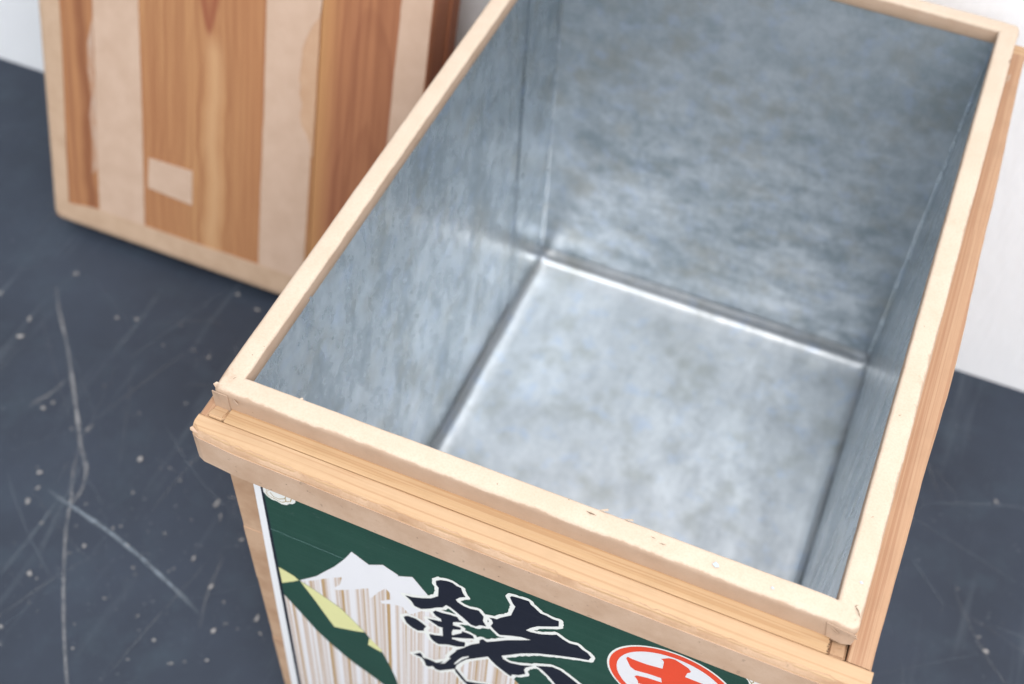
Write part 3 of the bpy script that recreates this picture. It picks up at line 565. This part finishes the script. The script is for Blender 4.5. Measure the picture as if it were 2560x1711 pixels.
xt = 346.0
pap = [[edge_x('white_edge', 343.5), 343.5], [edge_x('white_edge', ZB-6), ZB-6], [320, ZB-6], [325, 343.5]]
label = slab_o = None
vs, fs = pface(pap[::-1], 0)
q = len(vs); vs2 = vs + [(x, y+.0004, z) for x, y, z in vs]
fs2 = fs + [tuple(q+i for i in reversed(f)) for f in fs] + [(i, q+i, q+(i+1) % q, (i+1) % q) for i in range(q)]
label = pyd('label_sheet', vs2, fs2, M_paper, chest)
label['label'] = 'green label with a white mountain, black brush character and red ring emblem'
bk = [[edge_x('black_line_outer', 343), 343], [edge_x('black_line_outer', ZB), ZB], [316, ZB], [321, 343]]
printed('keyline', bk, 1, M_black, label)
gr = [[edge_x('black_line_inner', 343), 343], [edge_x('black_line_inner', ZB+2)+.2, ZB+2], [314, ZB+2], [319, 343]]
printed('green_field', gr, 2, M_green, label)
printed('mountain', clipz(LB['mountain'], ZB+2), 3, M_stripe, label)
printed('mountain_foot', clipz(LB['slope'], ZB+2), 3, M_stripe, label)
printed('snow_cap', LB['snow'], 4, M_white, label)
for p in LB['yellow']: printed('yellow_facet', p, 5, M_yellow, label)
printed('brush_outline', LB['halo'], 6, M_cream, label)
for p in LB['kanji']: printed('brush_stroke', p, 7, M_black, label)
printed('brush_gap', LB['hole'], 8, M_cream, label)
def disc(r, n=72): return [[259.42 + r*math.cos(2*math.pi*i/n), 280.5 + r*math.sin(2*math.pi*i/n)] for i in range(n)]
printed('emblem_rim', disc(35.4), 3, M_cream, label)
printed('emblem_ring', disc(34.2), 4, M_red, label)
printed('emblem_ground', disc(30.0), 5, M_white, label)
printed('emblem_sign', LB['emblem_glyph'], 6, M_red, label)
printed('corner_ornament', LB['ornL'], 4, M_cream, label)
printed('corner_ornament', LB['ornR'], 4, M_cream, label)
def ribbon(pts, wd):
    P = [Vector((p[0], p[1])) for p in pts]; L_, R_ = [], []
    for i, p in enumerate(P):
        d = (P[min(i+1, len(P)-1)] - P[max(i-1, 0)]); d.normalize(); nn = Vector((-d.y, d.x))*wd/2
        L_.append(list(p+nn)); R_.append(list(p-nn))
    return L_ + R_[::-1]
for l in LB['ornL_lines']+LB['ornR_lines']: printed('ornament_line', ribbon(l, .55), 5, M_gold, label)
printed('crease', ribbon(LB['crease'], .35), 3, M_crease, label)

# ------------------------------------------------------------------ zinc liner
ZF = TZ - .3677
def wall_grid(name, A, B, top, bot, mat, nrm, nx=40, nz=26, seed=0, parent=chest):
    """A, B: top corners at z=top; bottom corners pushed out along -nrm by 3 mm; slightly dented sheet"""
    vs, fs = [], []
    for i in range(nz+1):
        for j in range(nx+1):
            u_, v_ = j/nx, i/nz
            p = Vector(A).lerp(Vector(B), u_); p.z = top + (bot-top)*v_
            p -= Vector(nrm)*(.0024*v_)
            e = min(1, 8*min(u_, 1-u_, v_, 1-v_))
            p += Vector(nrm)*e*(.0008*N(p, 7, seed) + .0002*N(p, 28, seed+3))
            vs.append(p)
    for i in range(nz):
        for j in range(nx):
            a = i*(nx+1)+j; fs.append((a, a+1, a+nx+2, a+nx+1))
    return pyd(name, vs, fs, mat, parent, True)
I0, I1, J0, J1 = .0114, .3186, .0114, .4628
TT = .3790
wall_grid('liner_wall', (I0-.004, J1, 0), (I1+.004, J1, 0), TT, ZF-.001, M_zb, (0, -1, 0), seed=1)
wall_grid('liner_wall', (I1+.004, J0, 0), (I0-.004, J0, 0), TT, ZF-.001, M_zb, (0, 1, 0), seed=5)
wall_grid('liner_wall', (I0, J0-.004, 0), (I0, J1+.004, 0), TT, ZF-.001, M_zs, (1, 0, 0), seed=8)
wall_grid('liner_wall', (I1, J1+.004, 0), (I1, J0-.004, 0), TT, ZF-.001, M_zs, (-1, 0, 0), seed=11)
def lap(ya_t, ya_b, yb, x, sgn, mat):
    """edge of a neighbouring sheet lapped over a side wall, standing half a millimetre off it"""
    secs = []
    for i in range(25):
        v_ = i/24; z = TT + (ZF+.004-TT)*v_; ya = ya_t + (ya_b-ya_t)*v_ + N((0, 1, z), 30, ya_t*50)*.0005
        xx = x - sgn*.0024*v_ + sgn*(.0005 + .0002*N((0, ya, z), 20, 2))
        e = 1 if yb > ya else -1
        secs.append([(xx - sgn*.0012, ya+e*.0006, z), (xx, ya, z), (xx+sgn*.0004, ya+e*.0007, z), (xx+sgn*.0002, (ya+yb)/2, z), (xx+sgn*.0003, yb, z), (xx - sgn*.0006, yb, z)])
    o = loft('liner_lap', secs, mat, chest); return o
lap(.3945, .3870, .4650, I0, 1, M_zs)
lap(.0800, .0755, .0095, I0, 1, M_zs)
lap(.0500, .0640, .0095, I1, -1, M_zs)
# rounded folds in the four upright corners
for cx, cy, sx, sy in ((I0, J0, 1, 1), (I1, J0, -1, 1), (I1, J1, -1, -1), (I0, J1, 1, -1)):
    rows = []; rr = .0022
    for i in range(25):
        v_ = i/24; z = TT + (ZF+.003-TT)*v_; o_ = .0024*v_ - .0002
        rq = rr*(1 + .25*N((cx, cy, z), 22, 3))
        ox, oy = cx - sx*o_, cy - sy*o_
        rows.append([(ox + sx*rq*(1-math.cos(a_)), oy + sy*rq*(1-math.sin(a_)), z) for a_ in [math.pi/2*k_/7 for k_ in range(8)]])
    f_ = loft('liner_fold', rows, M_zs, chest, True, closed=False)
# floor tray with coved edges
a0, a1, b0, b1 = .0094, .3206, .0094, .4648
R, UP, RW = .0095, .009, .0165
edge = [(0.0004, R+UP), (0.0002, R+UP*.5)] + [(RW*(1-math.cos(math.pi/2*i/8))**1.15, R*(1-math.sin(math.pi/2*i/8))) for i in range(9)]
def axis_pts(lo, hi, n):
    L_ = [(lo+o, h) for o, h in edge]; M_ = [(lo+RW+(hi-lo-2*RW)*i/n, 0.0) for i in range(1, n)]
    return L_ + M_ + [(hi-o, h) for o, h in reversed(edge)]
ax, ay = axis_pts(a0, a1, 30), axis_pts(b0, b1, 40)
vs, fs = [], []
for yy, hy in ay:
    for xx, hx in ax:
        h = max(hx, hy)
        d = 0 if h > .0005 else 1
        z = ZF + h + d*(.0005*N((xx, yy, 0), 9, 1) + .00012*N((xx, yy, 0), 34, 6))
        k = .0006*N((xx, yy, h), 26, 3) if h > 0 else 0
        vs.append((xx + (k if hx > 0 else 0), yy + (k if hy > 0 else 0), z))
w_ = len(ax)
for i in range(len(ay)-1):
    for j in range(w_-1):
        a = i*w_+j; fs.append((a, a+1, a+w_+1, a+w_))
pyd('liner_floor', vs, fs, M_zf, chest, True)

# ------------------------------------------------------------------ the lid, leaning against the wall
lid = thing('chest_lid', 'shallow cedar lid with pale paper strips over its joints, leaning on the white wall', 'lid', (-.4366, .33, .0155))
lid.rotation_euler = (-.289, 0, 0)
LW, LL, LD = .3627, .462, .0525
M_p1 = wood_flat('lid_plank_left', (.47, .225, .10), (.40, .175, .08), (.25, .09, .045), -.06, .6, 150, 2.0, streak=(.0405, .0085, (.22, .075, .035)))
M_p2 = wood_flat('lid_plank_middle', (.52, .275, .125), (.45, .21, .095), (.29, .11, .05), .167, .02, 115, 5.0, flame=(.1677, .228, .085, (.27, .075, .04)), pale=(.172, .012, (.60, .36, .19)))
M_p3 = wood_flat('lid_plank_right', (.44, .195, .09), (.36, .145, .075), (.21, .07, .035), .318, .12, 130, 9.0, sap=(.288, .016, (.52, .27, .11)))
M_p4 = wood_flat('lid_side_wood', (.36, .15, .075), (.28, .105, .055), (.15, .05, .03), .1, .5, 160, 12.0)
FT = .009
slab('plank', .0, .0762, .0, FT, .0, LL, M_p1, lid, .0012)
slab('plank', .0766, .2690, .0002, FT, .0, LL, M_p2, lid, .0008)
slab('plank', .2697, LW, -.0001, FT, .0, LL, M_p3, lid, .0012)
slab('rim_board', .0006, .0095, FT+.0002, LD, .0005, LL-.0005, M_p4, lid, .0012)
slab('rim_board', LW-.0095, LW-.0006, FT+.0002, LD-.018, .0005, LL-.0005, M_p4, lid, .0012)
slab('rim_batten', LW-.0085, LW+.0012, LD-.0175, LD, .0005, LL-.0005, M_p4, lid, .0015)
slab('rim_board', .0098, LW-.0098, FT+.0002, LD, .0003, .0092, M_p4, lid, .001)
slab('rim_board', .0098, LW-.0098, FT+.0002, LD, LL-.0092, LL-.0003, M_p4, lid, .001)
def sheet_uv(name, outline, mat, th=.0006, y0=-.0001, seed=0):
    """thick paper cut to an outline in the lid's face, ragged along its edge"""
    pts = []
    for i, a in enumerate(outline):
        b = outline[(i+1) % len(outline)]; k = max(1, int(math.hypot(b[0]-a[0], b[1]-a[1])/7))
        for s_ in range(k):
            p = (a[0]+(b[0]-a[0])*s_/k, a[1]+(b[1]-a[1])*s_/k)
            r = .35*N((p[0], p[1], seed), .09) + .25*N((p[0], p[1], seed), .4)
            pts.append((p[0]+r, p[1]+r*.8))
    V = [Vector((p[0]/1000, p[1]/1000, 0)) for p in pts]
    tri = tessellate_polygon([V]); q = len(V)
    vs = [(v.x, y0-th, v.y) for v in V] + [(v.x, y0+.0003, v.y) for v in V]; fs = []
    for a, b, c in tri:
        nz = (V[b]-V[a]).cross(V[c]-V[a]).z
        fs.append((a, b, c) if nz > 0 else (a, c, b))
    fs += [(i, q+i, q+(i+1) % q, (i+1) % q) for i in range(q)]
    o = pyd(name, vs, fs, mat, lid)
    bm = bmesh.new(); bm.from_mesh(o.data); bmesh.ops.recalc_face_normals(bm, faces=bm.faces[:]); bm.to_mesh(o.data); bm.free()
    return o
L1 = LL*1000-2
sheet_uv('paper_tape', [(51, 8), (100, 8), (99, 23), (100.2, 140), (100.2, 243), (101, L1), (55.5, L1), (54.8, 230), (52, 120), (49.6, 24)], M_tape2, .0005)
sheet_uv('paper_tape', [(219.5, 8), (265.5, 8), (265.6, 60), (266.4, 140), (265.9, 160), (262, 170), (256.5, 177), (255, 186), (256.5, 196), (253.4, 205), (254.5, 212), (252.4, 217), (254, 230), (254.5, 245), (258.5, 257), (263.5, 268), (267.7, 274), (269.0, 279), (269.4, 290), (269, L1), (220.6, L1), (220.8, 276), (221, 181), (219.9, 100)], M_tape2, .0005, seed=3)
sheet_uv('paper_tape', [(333, 8), (LW*1000-3, 8), (LW*1000-1.0, 20), (LW*1000-.6, L1), (337, L1), (336.5, 307), (335.3, 199), (333.4, 60)], M_tape2, .0005, seed=5)
sheet_uv('paper_patch', [(103.9, 65.6), (150.3, 62.9), (150.9, 98.1), (105.8, 97.0)], M_tape2, .0004, seed=8)
sheet_uv('glue_residue', [(250, 150), (268, 150), (268.6, 270), (268.8, 300), (250, 300)], paper('glue_residue', (.57, .37, .245), (.52, .32, .20), specks=False, seed=15.0), .0001, seed=9)
sheet_uv('glue_residue', [(44, 60), (51.5, 70), (52, 150), (53.5, 215), (47, 190), (45.5, 165), (48, 140), (44.5, 120), (46.5, 95)], paper('pale_residue', (.50, .36, .28), (.45, .24, .14), specks=False, seed=17.0), .0001, seed=12)
# edge paper folded round the outside edge: left side and bottom, meeting in a rounded corner
def edge_paper(name, f, n, mat):
    secs = []
    for i in range(n+1):
        (iu, iv), (ou, ov), (bu, bv) = f(i/n); d = .0006; yb = .034
        secs.append([(iu/1000, -d-.0003, iv/1000), ((iu*.3+ou*.7)/1000, -d-.0004, (iv*.3+ov*.7)/1000), ((iu*.12+ou*.88)/1000, .0002, (iv*.12+ov*.88)/1000), (ou/1000, .0030, ov/1000), (bu/1000, yb, bv/1000), ((bu+(iu-bu)*.04)/1000, yb, (bv+(iv-bv)*.04)/1000), ((ou+(iu-ou)*.09)/1000, .0032, (ov+(iv-ov)*.09)/1000), (iu/1000, .0004, iv/1000)])
    return loft(name, secs, mat, lid)
def left(u_):
    v_ = L1 + (6-L1)*u_; r = .5*N((v_, 1, 0), .06); i = interp([(0, 15.2), (20, 15.6), (222, 20.7), (470, 25)], v_) + r
    return (i, v_), (-3.6+.3*r, v_), (-2.6, v_)
def bottom(u_):
    u2 = 5.4 + (LW*1000-7.4)*u_; r = .5*N((u2, 4, 0), .06); i = interp([(0, 18.5), (50, 23.4), (100, 23.2), (220, 24.4), (365, 25)], u2) + r
    return (u2, i), (u2, -3.0+.3*r), (u2, -2.4)
edge_paper('edge_paper', left, 60, M_edge)
edge_paper('edge_paper', bottom, 60, M_edge)
def corner(u_):
    an = math.pi + math.pi/2*u_; cx, cy, rr = 5.4, 6.0, 9.0
    return (15.6, 18.9), (cx+rr*math.cos(an), cy+rr*math.sin(an)), (cx+(rr-.8)*math.cos(an), cy+(rr-.8)*math.sin(an))
edge_paper('edge_paper', corner, 12, M_edge)

# ------------------------------------------------------------------ marks on the floor
t = NT('pale_scuff')
at = t.n('Attribute'); at.attribute_name = 'worn'
nz = t.noise(t.map((260, 260, 260)), 1, 3, .6)
nz2 = t.noise(t.map((45, 45, 45)), 1, 2)
al = t.math('MULTIPLY', t.math('MULTIPLY', at.outputs['Fac'], t.ramp(nz, [(.25, .25), (.6, 1.0)])), t.ramp(nz2, [(.3, .35), (.6, 1.0)]))
t.done(t.mix(nz2, (.22, .24, .27), (.32, .31, .31)), .6, .25)
t.L(al, t.b.inputs['Alpha'])
M_scuff = t.m
t = NT('blue_scuff'); at = t.n('Attribute'); at.attribute_name = 'worn'
nz = t.noise(t.map((200, 200, 200)), 1, 3, .6)
t.done((.20, .235, .275), .6, .25); t.L(t.math('MULTIPLY', at.outputs['Fac'], t.ramp(nz, [(.25, .25), (.6, 1.0)])), t.b.inputs['Alpha'])
M_scuffb = t.m
t = NT('pale_fleck'); at = t.n('Attribute'); at.attribute_name = 'worn'
nz = t.noise(t.map((500, 500, 500)), 1, 2)
t.done(t.mix(nz, (.34, .33, .33), (.56, .53, .50)), .7, .2); t.L(t.math('MULTIPLY', at.outputs['Fac'], t.ramp(nz, [(.25, .5), (.5, 1.0)])), t.b.inputs['Alpha'])
M_fleck = t.m
def soft(name, vs, fs, wv, mat):
    o = pyd(name, vs, fs, mat, floor); a = o.data.attributes.new('worn', 'FLOAT', 'POINT')
    for i, q in enumerate(wv): a.data[i].value = q
    return o
random.seed(4)
def scratch(pts, wd, amt, mat, k=0):
    P = [Vector(p) for p in pts]; D = []
    for a, b in zip(P, P[1:]):
        for i in range(8): D.append(a.lerp(b, i/8))
    D.append(P[-1])
    for _ in range(6): D = [D[0]] + [(D[i-1]+D[i]*2+D[i+1])/4 for i in range(1, len(D)-1)] + [D[-1]]
    vs, fs, wv = [], [], []
    for i, p in enumerate(D):
        d = (D[min(i+1, len(D)-1)]-D[max(i-1, 0)]).normalized(); nn = Vector((-d.y, d.x))
        wloc = wd*(.75+.5*noise.noise(Vector((i*.35, k, 0))))
        f = min(1, 4*min(i, len(D)-1-i)/len(D)+.15)*amt
        for s_, g in ((-1, 0), (-.35, 1), (.35, 1), (1, 0)):
            q = p + nn*wloc*s_*.5; vs.append((q.x, q.y, .0004+.00001*k)); wv.append(g*f)
    for i in range(len(D)-1):
        for j in range(3): a = i*4+j; fs.append((a, a+1, a+5, a+4))
    soft('scratch', vs, fs, wv, mat)
SCR = [([(-.3956, .2648), (-.3762, .2408), (-.3469, .2119), (-.3193, .1806), (-.2894, .1458), (-.271, .1232), (-.2532, .1072), (-.245, .0876), (-.2455, .0731)], .0056, 1.0, 0),
       ([(-.272, .1228), (-.2614, .0977), (-.2481, .0776), (-.236, .0522), (-.2089, .0107), (-.1813, -.0274), (-.1589, -.0557), (-.13, -.09)], .0042, .8, 0),
       ([(-.2693, .0768), (-.2447, .072), (-.2027, .0641), (-.1718, .0561), (-.1337, .0438), (-.0987, .0311)], .0055, 1.0, 1),
       ([(-.3225, .1791), (-.3271, .1575), (-.3361, .1407)], .006, .4, 0), ([(-.1073, .0818), (-.1028, .0496), (-.0927, .0212)], .005, .32, 0),
       ([(-.2581, -.0031), (-.2569, .0375), (-.2566, .0738)], .006, .3, 1), ([(-.2365, -.0318), (-.2204, .0083), (-.1988, .0468)], .003, .28, 0),
       ([(-.3021, .2116), (-.3019, .2636), (-.305, .30)], .007, .22, 1), ([(-.24, .02), (-.25, .06), (-.262, .12)], .006, .22, 1), ([(.43, .30), (.47, .24), (.52, .20)], .003, .22, 0), ([(.40, .36), (.47, .39), (.53, .385)], .005, .22, 1)]
for _ in range(95):
    if random.random() < .78: x, y = random.uniform(-.46, -.04), random.uniform(-.12, .33)
    else: x, y = random.uniform(.36, .56), random.uniform(-.05, .45)
    an = random.choice((.6, 1.0, 2.2, 2.7, 1.6))+random.gauss(0, .35); ln = random.uniform(.03, .15); cv = random.gauss(0, .12)
    SCR.append(([(x+ln*(q-.5)*math.cos(an+cv*q), y+ln*(q-.5)*math.sin(an+cv*q)) for q in (0, .25, .5, .75, 1)], random.uniform(.0005, .0014), random.uniform(.2, .6), random.random() < .5))
for k, (p, wd, amt, b) in enumerate(SCR): scratch(p, wd, amt, M_scuffb if b else M_scuff, k)
FL = [(-.3222,.2545,2),(-.3227,.1435,3),(-.3187,.1517,2),(-.2749,.1408,3.4),(-.2867,.0879,3),(-.2785,.0747,3.6),(-.2782,.0614,2.6),(-.2182,.1331,2.6),(-.2054,.1022,2),(-.1928,.1541,1.8),(-.1765,.128,2),(-.1375,.1217,2.6),(-.1279,.1314,2),(-.1605,.08,2.2),(-.1277,.0701,3.2),(-.1023,.0537,2.8),(-.0863,.0466,2.2),(-.0812,.0221,2.8),(-.2559,.0489,2.2),(-.2375,.0073,2),(-.2297,.006,1.8),(-.2012,.0675,1.6),(-.2127,.0447,1.8),(-.1663,.0439,2),(-.1405,.0102,2),(-.1179,-.0021,1.6),(-.1272,-.023,1.4),(-.0965,-.0132,1.5),(-.2388,.2502,1.8),(-.2225,.249,2.6),(-.3872,.2843,2.4),(-.393,.2208,3.4),(-.3883,.2002,2.4),(-.4356,.2357,2.2),(-.1016,.0997,2.2),(-.0561,.0447,2.8),(-.23,-.0389,2.2),(-.2118,.315,2.6),(-.2371,.3236,2.6),(-.2141,.1968,2),(-.3055,.2602,2),(.455,.385,3),(.44,.29,2.4),(.463,.255,2.2),(.47,.245,2.6),(.415,.14,1.6),(.43,.09,1.6),(.405,.09,1.8),(.39,.075,2),(.41,.055,2)]
for _ in range(90):
    if random.random() < .75: FL.append((random.gauss(-.19, .09), random.gauss(.08, .09), random.uniform(.5, 1.5)))
    else: FL.append((random.uniform(.37, .56), random.uniform(-.02, .45), random.uniform(.5, 1.5)))
for k, (x, y, r) in enumerate(FL):
    r *= random.choice((.5, .7, .85, 1.0))*(.00085 if x < 0 else .0006); n_ = 15; ang = random.random()*6.28; el = 1+random.random()*.9
    vs, wv, fs = [(x, y, .0012+k*.00001)], [random.uniform(.25, .95)], []
    for ring, g in ((.6, 1), (1.15, 0)):
        for i in range(n_):
            th = 2*math.pi*i/n_; rr = r*ring*(1+.9*noise.noise(Vector((math.cos(th)*1.7, math.sin(th)*1.7, k*3.1))))
            dx, dy = rr*math.cos(th)*el, rr*math.sin(th)
            vs.append((x+dx*math.cos(ang)-dy*math.sin(ang), y+dx*math.sin(ang)+dy*math.cos(ang), .0012+k*.00001)); wv.append(g*wv[0])
    for i in range(n_):
        j = (i+1) % n_
        fs.append((0, 1+i, 1+j)); fs.append((1+i, 1+n_+i, 1+n_+j, 1+j))
    soft('paint_fleck', vs, fs, wv, M_fleck)
